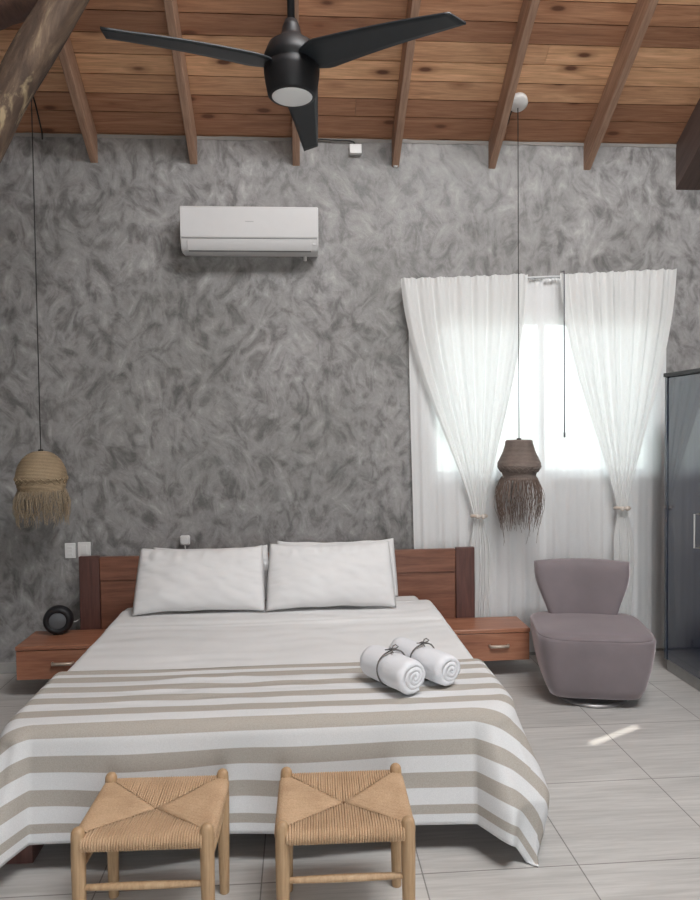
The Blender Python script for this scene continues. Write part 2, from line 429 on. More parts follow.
# local y runs up the slope towards the camera: y axis -> (0,-cos,sin), z axis -> outward normal
def slope_matrix(o, y0, z0, sgn):
    yv = Vector((0, -cos(SL)*sgn, sin(SL))); zv = Vector((0, sin(SL)*sgn, cos(SL))); xv = yv.cross(zv)
    m = Matrix.Identity(4)
    for i in range(3): m[i][0] = xv[i]; m[i][1] = yv[i]; m[i][2] = zv[i]
    m[0][3] = (XL+XR) if xv.x < 0 else 0
    m[1][3], m[2][3] = y0, z0; o.matrix_world = m
slope_matrix(o, YB, ZW, 1)
o = board_slope('ceiling', (RID-YF)/cos(SL), True); slope_matrix(o, YF, zf, -1)

# window behind the curtains
wf = MB()
for x0, x1, z0, z1 in ((WX0, WX1, WZ0, WZ0+.05), (WX0, WX1, WZ1-.05, WZ1), (WX0, WX0+.05, WZ0+.05, WZ1-.05), (WX1-.05, WX1, WZ0+.05, WZ1-.05), (1.76, 1.80, WZ0+.05, WZ1-.05)):
    wf.box(x0, x1, YB+.08, YB+.14, z0, z1)
wfo = struct(wf.build('window_1', M['alu'], bevel=.004))
g = MB(); g.box(WX0+.05, 1.76, YB+.105, YB+.109, WZ0+.05, WZ1-.05); g.build('glass_pane', M['glass'], wfo)
g = MB(); g.box(1.80, WX1-.05, YB+.105, YB+.109, WZ0+.05, WZ1-.05); g.build('glass_pane', M['glass'], wfo)
b = MB(); b.box(-.95, XR, YB-.012, YB, 0, .075); struct(b.build('baseboard_back', M['plinth'], bevel=.003))
b = MB(); b.box(XL, -1.0, YB-.012, YB, 0, .075); struct(b.build('baseboard_back', M['plinth'], bevel=.003))
# plaster flashing where the boards meet the wall
b = MB()
n_ = 240
b.grid(lambda u, v: (XL+(XR-XL)*u, YB-.004-.006*v, ZW-.03+v*.022+.007*nz(u*40, v*2, 3)), n_, 2)
struct(b.build('trim_1', simple('pale_plaster_joint', (.30, .28, .26), .8, bmp=.4)))

# ------------------------------------------------------------------ rafters
RAF = [(-2.07, 'outermost timber rafter on the left, hidden behind the log brace'),
       (-1.375, 'timber rafter left of the air conditioner, ending just right of the log brace'),
       (-.705, 'timber rafter whose foot ends above the left end of the air conditioner'),
       (.0, 'timber rafter directly behind the ceiling fan'),
       (.695, 'timber rafter ending right of the small white junction box'),
       (1.385, 'timber rafter just left of the right pendant ceiling rose'),
       (2.08, 'timber rafter ending above the right half of the curtains')]
def rafter(x, wd, dp, mat, label, name='rafter'):
    mb = MB()
    # local frame like the boards (y up the slope), rafter hangs below the boards, slightly into the wall
    L = Ls; nseg = 24
    vs_ = []
    for i in range(nseg+1):
        s = -.24 + (L+.24)*i/nseg
        j = .004*nz(s*2, x*3, 1)
        for (dx, dz) in ((-wd/2, -dp), (wd/2, -dp), (wd/2, -.001), (-wd/2, -.001)):
            vs_.append((dx+j, s, dz))
    fs = [(i*4+k, i*4+(k+1) % 4, i*4+4+(k+1) % 4, i*4+4+k) for i in range(nseg) for k in range(4)]
    fs += [(3, 2, 1, 0), tuple(nseg*4+k for k in range(4))]
    mb.add(vs_, fs)
    o = mb.build(name, mat, bevel=.004)
    slope_matrix(o, YB, ZW, 1); o.matrix_world[0][3] = x
    m = o.matrix_world.copy(); m[0][3] = x; o.matrix_world = m
    tag(o, label, 'rafter')
    return o
for x, lab in RAF[1:]:
    rafter(x, .05, .165, M['rafter'], lab)['group'] = 'rafters under the board ceiling'
rafter(2.90, .32, .275, M['dark_beam'], 'broad dark roof beam at the right edge, set into the grey wall', 'roof_beam')

# ------------------------------------------------------------------ rough log brace and companion
def log(name, p0, p1, r, mat, label, bend=.03, flat=1.0, seed=0):
    p0, p1 = Vector(p0), Vector(p1); d = p1-p0; L = d.length; mb = MB(); n = 28; k = 40
    vs_ = []
    for i in range(k+1):
        t = i/k
        rr = r*(1+.10*nz(t*4, seed, 2)+.05*nz(t*13, seed, 5))
        cx = bend*sin(pi*t)+.02*nz(t*3, seed+4); cy = .02*nz(t*3, seed+9)
        for j in range(n):
            a = 2*pi*j/n
            q = rr*(1+.09*nz(cos(a)*1.3, sin(a)*1.3, t*5+seed)+.03*nz(cos(a)*4, sin(a)*4, t*14+seed))
            # hewn faces
            q *= 1/max(abs(cos(a)), abs(sin(a)))**.35
            vs_.append((cx+q*cos(a), cy+q*sin(a)*flat, t*L))
    fs = [(i*n+j, i*n+(j+1) % n, (i+1)*n+(j+1) % n, (i+1)*n+j) for i in range(k) for j in range(n)]
    fs += [tuple(range(n))[::-1], tuple(k*n+j for j in range(n))]
    mb.add(vs_, fs); o = mb.build(name, mat, smooth=True)
    o.location = p0; o.rotation_mode = 'QUATERNION'; o.rotation_quaternion = d.to_track_quat('Z', 'Y')
    return tag(o, label, 'timber')
log('log_brace', (-1.862, 3.3, 2.136), (-.44, 3.3, 4.62), .080, M['log'], 'rough peeling log brace slanting across the top left corner', -.02)
log('curved_log', (-1.86, 3.52, 3.434), (-1.10, 3.52, 3.90), .125, M['log_red'], 'dark reddish curved timber behind the log brace, top left corner', -.06, seed=5)
log('log_post', (-2.08, 3.36, 0.0), (-2.08, 3.36, 4.66), .10, M['log'], 'upright log post carrying the brace, outside the left edge', .0, seed=9)

# ------------------------------------------------------------------ ceiling fan
def ceiling_fan():
    hx, hy, hz = -.012, 2.612, 2.972
    t = empty('ceiling_fan', (hx, hy, hz), 0, label='black three-bladed ceiling fan with round white light, hanging from the roof', cat='ceiling fan')
    b = MB(); b.lathe([(.0, -.085), (.083, -.085), (.088, -.08), (.096, -.04), (.101, -.005), (.102, .018), (.097, .022), (.097, .030), (.102, .034), (.100, .06), (.084, .098), (.05, .122), (.036, .14), (.032, .165), (.022, .19), (.0, .19)], 48)
    b.build('motor_housing', M['black'], t, smooth=True)
    b = MB(); b.lathe([(.0, -.094), (.03, -.0935), (.055, -.0915), (.070, -.088), (.077, -.083), (.0, -.083)], 40)
    b.build('light_lens', M['opal'], t, smooth=True)
    ztop = ZW+(YB-hy)*math.tan(SL)-hz
    b = MB(); b.tube([(0, 0, .17), (0, 0, ztop-.16)], .0135, 16); b.build('down_rod', M['black'], t, smooth=True)
    b = MB(); b.lathe([(.02, ztop-.20), (.055, ztop-.17), (.07, ztop-.03), (.07, ztop+.0), (.0, ztop+.0)], 32); b.build('ceiling_mount', M['black'], t, smooth=True)
    base = radians(-7.0)
    for k, A in enumerate((base+radians(210), base+radians(-30), base+radians(90))):
        mb = MB(); nu, nv = 30, 6
        ca, sa = cos(A), sin(A)
        def top(u, v, dz):
            s = .055+u*.588
            wdt = .045+.027*sstep(0, .16, u)-.038*max(0, (u-.16)/.84)
            lead = .014*(1-u)
            q = (v-.5)*2*wdt - lead
            s2 = s + .028*v*sstep(.9, 1, u)
            tw = radians(-12.5+5*u)          # blade pitch
            z = .022 + q*sin(tw) + dz - .034*u*u
            qq = q*cos(tw)
            return (s2*ca-qq*sa, s2*sa+qq*ca, z)
        vs1 = [top(i/nu, j/nv, .004) for j in range(nv+1) for i in range(nu+1)]
        vs2 = [top(i/nu, j/nv, -.004) for j in range(nv+1) for i in range(nu+1)]
        N = len(vs1); W = nu+1
        fs = []
        for j in range(nv):
            for i in range(nu):
                a_ = j*W+i; fs.append((a_, a_+1, a_+W+1, a_+W)); fs.append((N+a_, N+a_+W, N+a_+W+1, N+a_+1))
        for i in range(nu):
            fs.append((i, N+i, N+i+1, i+1)); q_ = nv*W+i; fs.append((q_, q_+1, N+q_+1, N+q_))
        for j in range(nv):
            a_ = j*W; fs.append((a_, a_+W, N+a_+W, N+a_)); c_ = j*W+nu; fs.append((c_, N+c_, N+c_+W, c_+W))
        mb.add(vs1+vs2, fs)
        mb.build('blade', M['blade'], t, smooth=True)
ceiling_fan()

# ------------------------------------------------------------------ air conditioner
def air_con():
    x0, x1 = -.775, .141
    t = empty('air_conditioner', ((x0+x1)/2, YB, 2.835), 0, label='white split air conditioner mounted high on the grey wall', cat='air conditioner')
    t.scale = (1, 1, .945); t.location.z = 2.858
    hw = (x1-x0)/2
    P = [(-.001, .010), (-.12, .0), (-.165, .010), (-.19, .038), (-.205, .08), (-.212, .14), (-.212, .285), (-.205, .308), (-.185, .315), (-.001, .315)]
    b = MB(); b.prism(P, -hw, hw); b.build('casing', M['ac_white'], t, bevel=.008, seg=3)
    F = [(-.210, .094), (-.2165, .145), (-.2165, .30), (-.213, .30), (-.212, .145), (-.206, .094)]
    b = MB(); b.prism(F, -hw+.004, hw-.004); b.build('front_panel', M['ac_white'], t, bevel=.0015)
    L = [(-.172, .014), (-.194, .042), (-.205, .078), (-.210, .080), (-.198, .038), (-.176, .008)]
    b = MB(); b.prism(L, -hw+.045, hw-.05); b.build('louvre', M['ac_white'], t, bevel=.0015)
    b = MB(); b.prism([(-.200, .084), (-.2085, .084), (-.2090, .089), (-.200, .089)], -hw+.01, hw-.01); b.build('seam', M['grey_line'], t)
    b = MB(); b.prism([(-.155, .0045), (-.172, .0085), (-.1745, .0135), (-.160, .0115)], -hw+.05, hw-.05); b.build('air_slot', M['grey_line'], t)
    b = MB(); b.box(hw-.041, hw-.016, -.1975, -.18, .045, .076); b.build('display_cover', M['ac_white'], t, bevel=.002)
    b = MB(); b.tube([(hw-.09, -.05, .02), (hw-.09, -.05, -.03)], .012, 12); b.build('drain_spigot', M['white_plastic'], t, smooth=True)
    b = MB(); b.box(-.028, .028, -.2172, -.216, .198, .204); b.build('badge', simple('pale_grey_badge', (.45, .45, .45), .4), t)
air_con()

# ------------------------------------------------------------------ small wall things
b = MB(); b.box(.37, .455, YB-.04, YB, 3.575, 3.64)
tag(b.build('junction_box', M['white_plastic'], bevel=.004), 'small white junction box under the ceiling, right of the fan', 'junction box')
b = MB(); b.tube([(.412, YB-.02, 3.64), (.40, YB-.02, 3.66), (.37, YB-.02, 3.667), (.30, YB-.02, 3.668), (.2, YB-.02, 3.672), (.05, YB-.02, 3.675), (.0, YB-.02, 3.678)], .005, 8)
tag(b.build('power_cable', M['cord_black'], smooth=True), 'black cable running along the ceiling edge into the white junction box', 'cable')
b = MB(); b.lathe([(0, 0), (.022, 0), (.02, -.012), (.0, -.014)], 20, (.695, YB, 3.515), 'y')
tag(b.build('anchor_cap', M['white_plastic'], smooth=True), 'small white cap on the wall under a rafter foot, left of the curtains', 'cap')
def switch(x0, x1, z0, z1, label, n):
    t = empty('light_switch', ((x0+x1)/2, YB, z0), 0, label=label, cat='switch')
    b = MB(); w_ = (x1-x0)/2; b.box(-w_, w_, -.009, 0, 0, z1-z0); b.build('face_plate', M['white_plastic'], t, bevel=.003)
    h = z1-z0
    for k in range(n):
        c0 = h*.16+k*(h*.68/n)
        b = MB(); b.box(-w_*.45, w_*.45, -.013, -.009, c0+.003, c0+h*.68/n-.003); b.build('rocker', M['white_plastic'], t, bevel=.0015)
switch(-1.634, -1.562, .79, .895, 'slim white wall switch with three rockers, left of its neighbour', 3)
switch(-1.545, -1.46, .795, .90, 'square white wall plate right above the headboard end', 1)
t = empty('plug_adapter', (-.811, YB, .865), 0, label='small white plug-in device on the wall above the left pillows', cat='plug')
b = MB(); b.box(-.034, .034, -.04, 0, 0, .068); b.build('body', M['white_plastic'], t, bevel=.012, seg=3)
b = MB(); b.tube([(0, -.03, .004), (.002, -.03, -.03), (0, -.028, -.1)], .004, 8); b.build('lead', M['white_plastic'], t, smooth=True)

# ------------------------------------------------------------------ pendants
def pendant(x, y, ztop, mat, prof, fr_z, fr_r, fr_len, nst, label, seed, messy, cordlab, rose=True):
    """prof: list of (r, z) with z relative to the shade top; ztop = shade top height"""
    rnd = random.Random(seed)
    zc = ZW+(YB-y)*math.tan(SL)
    t = empty('pendant_lamp', (x, y, ztop), 0, label=label, cat='lamp')
    # woven coils: the profile is resampled and rippled
    pts = []
    for i in range(len(prof)-1):
        (r0, z0), (r1, z1) = prof[i], prof[i+1]
        L = hypot(r1-r0, z1-z0); k = max(1, int(L/.0016))
        for j in range(k):
            q = j/k; pts.append((r0+(r1-r0)*q, z0+(z1-z0)*q))
    pts.append(prof[-1])
    mb = MB(); n = 56; vs_ = []
    L = 0; lastp = pts[0]
    for p in pts:
        L += hypot(p[0]-lastp[0], p[1]-lastp[1]); lastp = p
        rip = .0040*abs(sin(pi*L/.0085))
        for j in range(n):
            a = 2*pi*j/n
            q = p[0]+rip+.0016*nz(cos(a)*9, sin(a)*9, p[1]*110+seed)
            vs_.append((q*cos(a), q*sin(a), p[1]))
    fs = [(i*n+j, i*n+(j+1) % n, (i+1)*n+(j+1) % n, (i+1)*n+j) for i in range(len(pts)-1) for j in range(n)]
    mb.add(vs_, fs); mb.build('lamp_shade', mat, t, smooth=True, solid=.003)
    # zigzag plaited band
    def rad(z):
        for i in range(len(prof)-1):
            (r0, z0), (r1, z1) = prof[i], prof[i+1]
            if z1 <= z <= z0 and z0 != z1: return r0+(r1-r0)*(z-z0)/(z1-z0)
        return prof[-1][0]
    zb0, zb1 = fr_z+.045, fr_z+.085
    mb = MB(); kz = 22
    for k in range(kz):
        for sgn in (1, -1):
            P = []
            for q in range(6):
                u = q/5; z = zb0+(zb1-zb0)*u; a = 2*pi*(k+sgn*(u-.5)*1.1)/kz; r = rad(z)+.007+.002*sin(pi*u)
                P.append((r*cos(a), r*sin(a), z))
            mb.tube(P, .0034, 5)
    mb.build('plaited_band', mat, t, smooth=True)
    mb = MB()
    for k in range(nst):
        a = 2*pi*(k+rnd.uniform(-.6, .6))/nst; L = fr_len*rnd.uniform(.62, 1.0)
        if messy and rnd.random() < .10: L *= 1.35
        z = fr_z+rnd.uniform(-.004, .014); r = rad(fr_z)+.004
        bul = rnd.uniform(.4, 1.3); P = []; da = rnd.uniform(-.3, .3); cr = rnd.uniform(-1, 1)
        ns = 9
        for i in range(ns+1):
            u = i/ns
            rr = r+fr_r*bul*sin(pi*min(1, u*1.15)*.75)+.004*sin(u*9+k)
            if messy: rr -= .02*u*u
            aa = a+da*u+.10*cr*sin(u*7+k)*(1.6 if messy else 1)*u
            P.append((rr*cos(aa), rr*sin(aa), z-L*u))
        mb.tube(P, [.0021-.0010*i/ns for i in range(ns+1)], 4)
    mb.build('fringe', M['strands_dark'] if messy else M['strands'], t, smooth=False)
    b = MB(); b.tube([(0, 0, .004), (0, 0, .5*(zc-ztop)), (0, 0, zc-ztop-.035)], .0032, 8); b.build('cord', M['cord_black'], t, smooth=True)
    b = MB(); b.lathe([(.0, .012), (.016, .010), (.018, -.035), (.014, -.06), (0, -.06)], 20); b.build('lamp_holder', M['cord_black'], t, smooth=True)
    b = MB(); b.lathe([(.0, -.085), (.018, -.084), (.030, -.07), (.034, -.05), (.028, -.03), (.014, -.012), (0, -.012)], 20); b.build('bulb', M['opal'], t, smooth=True)
    # ceiling rose tilted with the slope
    b = MB(); b.lathe([(0, -.04), (.05, -.038), (.062, -.03), (.064, 0), (0, 0)], 32)
    o = b.build('ceiling_rose', M['white_plastic'], t, smooth=True, loc=(0, 0, zc-ztop-.001))
    o.rotation_euler = (-SL, 0, 0)
    b = MB(); yb = YB-.01-y
    b.tube([(-.028, .03, zc-ztop-.03), (-.035, yb*.5, ZW+(YB-y)*.5*math.tan(SL)-ztop-.012), (-.055, yb-.01, ZW-ztop-.006), (-.057, yb, ZW-ztop-.05)], .005, 8)
    b.build('supply_cable', M['cord_black'], t, smooth=True)
dome = [(.010, .0), (.045, -.006), (.078, -.022), (.108, -.050), (.130, -.085), (.143, -.12), (.149, -.155), (.150, -.18), (.140, -.192), (.143, -.205), (.142, -.225), (.134, -.245), (.128, -.255)]
pendant(-1.655, 4.60, 1.545, M['seagrass'], dome, -.25, .026, .235, 230,
        'straw-coloured dome pendant lamp with fringe, over the left nightstand', 3, False, '')
tub = [(.012, .0), (.080, -.002), (.086, -.008), (.092, -.04), (.106, -.085), (.128, -.13), (.141, -.158), (.142, -.175), (.132, -.195), (.116, -.22), (.108, -.24), (.108, -.255), (.116, -.27)]
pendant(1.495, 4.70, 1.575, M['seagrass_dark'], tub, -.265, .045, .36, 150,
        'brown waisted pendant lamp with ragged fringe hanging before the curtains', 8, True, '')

# ------------------------------------------------------------------ curtains
def panel(name, mat, x0t, x1t, zt0, zt1, y, zb, nfold, amp, label, tie=None, seed=0, wave_bottom=1.0, xb=None, group=None):
    nu, nv = 220, 90
    mb = MB()
    ph = [random.Random(seed+i).uniform(0, 6.28) for i in range(6)]
    def fn(u, v):
        zt = zt0+(zt1-zt0)*u
        z = zt+(zb-zt)*v
        xt = x0t+(x1t-x0t)*u
        f = sin(2*pi*nfold*u+ph[0]+.8*sin(2*pi*u*2.3+ph[1]))+.35*sin(2*pi*nfold*2.3*u+ph[2])
        if tie:
            tz, tx, tw, bw, cp = tie
            if z > tz:
                q = (zt-z)/(zt-tz)
                k = 1-(1-q)**1.0
                k = sstep(0, 1, q)*.35+q*.65
                k = k**cp
                s_ = .5+(u-.5)
                x = xt*(1-k)+(tx+tw*(u-.5))*k
                am = amp*(1-k*.72)
            else:
                q = (tz-z)/(tz-zb); k = sstep(0, .25, q)
                x = tx+(tw+(bw-tw)*k)*(u-.5)+.01*sin(q*5)
                am = amp*.28+amp*.35*k
        else:
            x = xt if not xb else xt+((xb[0]+(xb[1]-xb[0])*u)-xt)*sstep(0, 1, v)
            x += .006*f*v
            am = amp*(.55+.45*v*wave_bottom)
        yy = y+am*f+.006*nz(x*3, z*2, seed)
        # heading pleats
        if v < .04: z += .0025*sin(2*pi*nfold*2*u)
        if v < .02: yy += .004*sin(2*pi*nfold*5*u)
        return (x, yy, z)
    mb.grid(fn, nu, nv)
    o = mb.build(name, mat, smooth=True)
    tag(o, label, 'curtain', group); return o
panel('lining_curtain', M['sheer_back'], .77, 1.74, 2.69, 2.72, 4.910, .03, 8, .009, 'plain white lining curtain behind the tied left drape', seed=2, xb=(.80, 1.76))
panel('lining_curtain', M['sheer_back'], 1.70, 2.66, 2.72, 2.745, 4.930, .02, 8, .007, 'plain white lining curtain behind the tied right drape, nearest the wardrobe', seed=5, xb=(1.72, 2.655))
def tied(x0, x1, z0, z1, tz, tx, zb, cp, label, seed):
    t = empty('tied_curtain', ((x0+x1)/2, 4.82, zb), 0, label=label, cat='curtain', group='tied sheer drapes')
    o = panel('drape', M['sheer_front'], x0, x1, z0, z1, 4.850, zb, 7, .015, '', (tz, tx, .075, .15, cp), seed)
    for k in ('label', 'category'):
        if k in o: del o[k]
    o.parent = t; o.matrix_parent_inverse = Matrix.Translation(-Vector(t.location))
    b = MB()
    pts = [(tx+.052*cos(a), 4.850+.034*sin(a), tz+.003*sin(a*2)) for a in [2*pi*i/32 for i in range(33)]]
    b.tube(pts, .011, 8); b2 = b.build('tieback', simple('beige_tieback_beads', (.55, .47, .40), .5), t, smooth=True)
    b2.matrix_parent_inverse = Matrix.Translation(-Vector(t.location))
    b = MB()
    for xx in (-.018, .018): b.lathe([(0, -.018), (.011, -.014), (.017, 0), (.011, .014), (0, .018)], 16, (tx+xx, 4.805, tz), 'z')
    b3 = b.build('tie_bead', simple('pearl_bead', (.62, .55, .49), .3), t, smooth=True)
    b3.matrix_parent_inverse = Matrix.Translation(-Vector(t.location))
tied(.712, 1.615, 2.70, 2.735, 1.037, 1.252, .05, 1.35, 'sheer drape tied back by the bed, left of the brown pendant lamp', 11)
tied(1.835, 2.688, 2.735, 2.775, 1.073, 2.294, .05, 1.35, 'sheer drape tied back above the upholstered chair, nearest the wardrobe', 17)
t = empty('curtain_rod', (1.70, 4.885, 2.70), 0, label='thin white rod carrying the sheer curtains over the window', cat='curtain rod')
b = MB(); b.tube([(-.97, 0, -.018), (.97, 0, .055)], .009, 12); b.build('rod', M['alu'], t, smooth=True)
for xx, zz in ((-.955, -.018), (.96, .055)):
    b = MB(); b.tube([(xx, 0, zz), (xx, .065, zz)], .007, 8); b.build('bracket', M['alu'], t, smooth=True)
b = MB(); b.tube([(1.852, 4.80, 2.745), (1.853, 4.80, 1.60)], .0042, 8); b.tube([(1.853, 4.80, 1.62), (1.853, 4.80, 1.585)], .007, 8); b.tube([(1.852, 4.80, 2.745), (1.852, 4.86, 2.755)], .003, 6)
tag(b.build('curtain_wand', simple('dark_grey_wand', (.09, .09, .11), .4), smooth=True), 'thin dark wand hanging in the gap between the tied drapes', 'wand')

# ------------------------------------------------------------------ wardrobe
def wardrobe():
    X, Y0, Y1 = 2.452, 2.75, 4.545
    t = empty('wardrobe', (X+.3, (Y0+Y1)/2, 0), 0, label='tall glossy navy wardrobe at the right edge beside the curtains', cat='wardrobe')
    cx, cy = X+.3, (Y0+Y1)/2
    b = MB(); b.box(X+.022-cx, XR-.02-cx, Y0-cy, Y1-cy, .08, 1.985); b.build('body', M['navy'], t, bevel=.003)
    b = MB(); b.box(X+.012-cx, XR-.02-cx, Y0-cy, Y1-.005-cy, 0, .0795); b.build('plinth', M['plinth'], t, bevel=.002)
    b = MB(); b.box(X-.012-cx, XR-.02-cx, Y0-.01-cy, Y1+.012-cy, 1.986, 2.012); b.build('top_rail', M['black'], t, bevel=.003)
    b = MB(); b.box(X-.006-cx, X+.021-cx, Y1-.03-cy, Y1+.004-cy, .08, 1.985); b.build('edge_stile', M['navy'], t, bevel=.004, seg=3)
    w_ = (Y1-.032-Y0)/4
    for k in range(4):
        y1 = Y1-.032-k*w_; y0 = y1-w_+.004
        b = MB(); b.box(X-cx, X+.021-cx, y0-cy, y1-cy, .085, 1.98); d = b.build('door', M['navy'], t, bevel=.002)
        hy = (y0+.06 if k % 2 == 0 else y1-.06)-cy + (-.0)
        b = MB(); xx = X-cx
        b.tube([(xx-.002, hy, 1.115), (xx-.035, hy, 1.115), (xx-.035, hy, .905), (xx-.002, hy, .905)], .006, 10)
        b.build('handle', M['metal'], d, smooth=False)
wardrobe()

# ------------------------------------------------------------------ bed
BX0, BX1, BY0, BY1, BZ = -1.10, .82, 2.74, 4.78, .52
def bed():
    t = empty('bed', (-.14, 3.8, 0), 0, label='low king-size bed with reddish hardwood headboard against the grey wall', cat='bed')
    ox, oy = -.14, 3.8
    def part(name, mat, boxes, bev=.005, parent=t):
        b = MB()
        for q in boxes: b.box(q[0]-ox, q[1]-ox, q[2]-oy, q[3]-oy, q[4], q[5])
        return b.build(name, mat, parent, bevel=bev)
    hb = part('headboard', M['bedwood_x'], [(-1.36, 1.07, 4.798, 4.825, .13, .818)])
    for x0, x1 in ((-1.495, -1.362), (1.072, 1.205)):
        part('end_stile', M['bedwood_dark'], [(x0, x1, 4.79, 4.825, .13, .826)], .004, hb)
    part('top_rail', M['bedwood_x'], [(-1.3585, 1.0685, 4.79, 4.797, .66, .816)], .002, hb)
    part('side_rail', M['bedwood_x'], [(BX0-.02, BX0+.03, BY0+.03, 4.788, .12, .25)])
    part('side_rail', M['bedwood_x'], [(BX1-.03, BX1+.02, BY0+.03, 4.788, .12, .25)])
    part('foot_rail', M['bedwood_x'], [(BX0+.03, BX1-.03, BY0+.03, BY0+.07, .12, .25)])
    part('slat_base', M['bedwood_dark'], [(BX0+.03, BX1-.03, BY0+.07, 4.785, .20, .25)])
    for x in (BX0-.075, BX1-.045):
        for y in (BY0+.0, 4.66):
            xx = x if y < 4 else x+(.11 if x < 0 else -.11)
            part('leg', M['bedwood_dark'], [(xx, xx+.12, y, y+.12, 0, .2 if y < 4 else .119)])
    # mattress with its fitted sheet
    mb = MB(); n = 40
    def rb(x0, x1, y0, y1, z0, z1, r):
        pass
    mx0, mx1, my0, my1, rc = BX0+.02-ox, BX1-.02-ox, BY0+.02-oy, 4.78-oy, .17
    pl_ = []
    for cx_, cy_, a_, q_ in ((mx0+.09, my0+.09, pi, .09), (mx1-rc, my0+rc, 1.5*pi, rc), (mx1-.04, my1-.04, 0, .04), (mx0+.04, my1-.04, .5*pi, .04)):
        pl_ += [(cx_+q_*cos(a_+pi/2*k/8), cy_+q_*sin(a_+pi/2*k/8)) for k in range(9)]
    k_ = len(pl_); b = MB()
    b.add([(x, y, .251) for x, y in pl_]+[(x, y, BZ-.012) for x, y in pl_],
          [(i, (i+1) % k_, k_+(i+1) % k_, k_+i) for i in range(k_)]+[tuple(range(k_))[::-1], tuple(range(k_, 2*k_))])
    m = b.build('mattress', M['sheet'], t, bevel=.04, seg=5)
bed()
def drape(x0, x1, yf, v0, v1, sx0, sx1, top, rho, sidea, cora, wr, seed, res=.014, hem=.0, wavy=1.0):
    """cloth lying on the box [x0,x1] x [yf, ...]; cloth coordinates u in [x0-sx0, x1+sx1], v in [v0, v1] measured as flat world y"""
    mb = MB(); nu = int((x1-x0+sx0+sx1)/res); nv = int((v1-v0)/res)
    uvs = []
    for j in range(nv+1):
        for i in range(nu+1):
            u = x0-sx0+(x1-x0+sx0+sx1)*i/nu; v = v1+(v0-v1)*j/nv
            dx = max(x0-u, 0, u-x1); sg = -1 if u < (x0+x1)/2 else 1
            dy = max(yf-v, 0); r = hypot(dx, dy)
            bx = min(max(u, x0), x1); by = max(v, yf)
            RC = .16 if sg > 0 else .08
            ex_ = max(x0+RC-u, u-x1+RC); ey_ = yf+RC-v
            if ex_ > 0 and ey_ > 0:        # rounded mattress corner
                h_ = hypot(ex_, ey_)
                if h_ <= RC: r = 0; dx = dy = 0; bx, by = u, v
                else:
                    cx_ = x0+RC if sg < 0 else x1-RC
                    bx = cx_+sg*RC*ex_/h_; by = yf+RC-RC*ey_/h_
                    r = h_-RC; dx = r*ex_/h_; dy = r*ey_/h_
            z = top + wr(u, v)
            if r > 1e-6:
                c = dx*dy/(r*r)*2          # 0 on straight sides, 1 on the diagonal of a corner
                ph = atan2(dx, dy)
                arc = rho*pi/2
                if r < arc:
                    a = r/rho; off = rho*sin(a); dz = rho*(1-cos(a))
                else:
                    q = r-arc; an = sidea+(cora-sidea)*c
                    qe = q if q < .28 else .28+.30*(1-math.exp(-(q-.28)/.30))*.4-.25*(q-.28)*c; off = rho+qe*sin(an); dz = rho+q*cos(an)*(1+.0*c)
                fade = sstep(0, .35, r)
                # hanging folds
                s_along = v if dx > dy else u
                off += wavy*fade*(.014*sin(s_along*9+seed)+.010*nz(s_along*4, r*2, seed)*2)
                off += fade*c*.03*sin(ph*7+1.0)
                dz += hem*nz(u*1.3, v*1.3, seed+3)*fade
                px = bx+sg*off*dx/r*(1-.22*c*sstep(.25, .6, r)); py = by-off*dy/r*(1+.8*c)
                zz = top+wr(u, v)*(1-sstep(0, .08, r))-dz
                if zz < .006: 
                    ex = .006-zz; zz = .006+.004*nz(u*9, v*9, 2); px += sg*ex*.35*dx/r; py -= ex*.35*dy/r
                mb.v.append((px, py, zz))
            else:
                mb.v.append((bx, by, z))
            uvs.append((u, v1-v))
    W = nu+1
    mb.f = [(j*W+i, j*W+i+1, (j+1)*W+i+1, (j+1)*W+i) for j in range(nv) for i in range(nu)]
    return mb, uvs
def wr_blanket(u, v):
    # shallow puckers running across the bed
    e_ = .007*nz(u*1.1, v*2.2, 4)
    p_ = .25+1.0*math.exp(-((v-3.02)/.14)**2)*(.35+math.exp(-((u+.30)/.40)**2))+.5*math.exp(-((v-3.2)/.06)**2)
    a = .011*p_*nz(u*1.7+2.5*nz(u, v, 1), v*20+3*nz(u*2.2, v*3, 7), 2)
    f = .007*math.exp(-((v-3.295-.012*sin(u*4)-.02*nz(u*3, 1, 1))/.014)**2)
    return e_+a+f
def add_uv(o, uvs):
    l = o.data.uv_layers.new(name='UVMap')
    for p in o.data.polygons:
        for li in p.loop_indices: l.data[li].uv = uvs[o.data.loops[li].vertex_index]
mb, uvs = drape(-1.12, .83, 2.745, 2.745-.465, 3.315, .38, .40, .548, .06, radians(6), radians(25), wr_blanket, 1.0, hem=.02)
o = mb.build('blanket', M['stripe'], smooth=True, recalc=False); add_uv(o, uvs)
m = o.modifiers.new('s', 'SOLIDIFY'); m.thickness = .004; m.offset = 1
tag(o, 'white and taupe striped cotton blanket draped over the foot of the bed', 'blanket')
def wr_sheet(u, v):
    s = .007*nz(u*1.5+2*nz(u, v, 4), v*11+2*nz(u*2, v*2, 8), 7)+.006*nz(u*1.2, v*1.2, 3)
    s += .010*math.exp(-((v-4.10-.01*sin(u*3))/.015)**2)+.012*sstep(4.10, 4.16, v)*(1-sstep(4.42, 4.5, v))
    return s
mb, uvs = drape(-1.105, .815, 2.76, 3.12, 4.56, .30, .33, .527, .05, radians(4), radians(10), wr_sheet, 4.0, hem=.02)
o = mb.build('bed_sheet', M['sheet'], smooth=True, recalc=False)
m = o.modifiers.new('s', 'SOLIDIFY'); m.thickness = .003; m.offset = 1
tag(o, 'plain white top sheet between the pillows and the striped blanket', 'sheet')

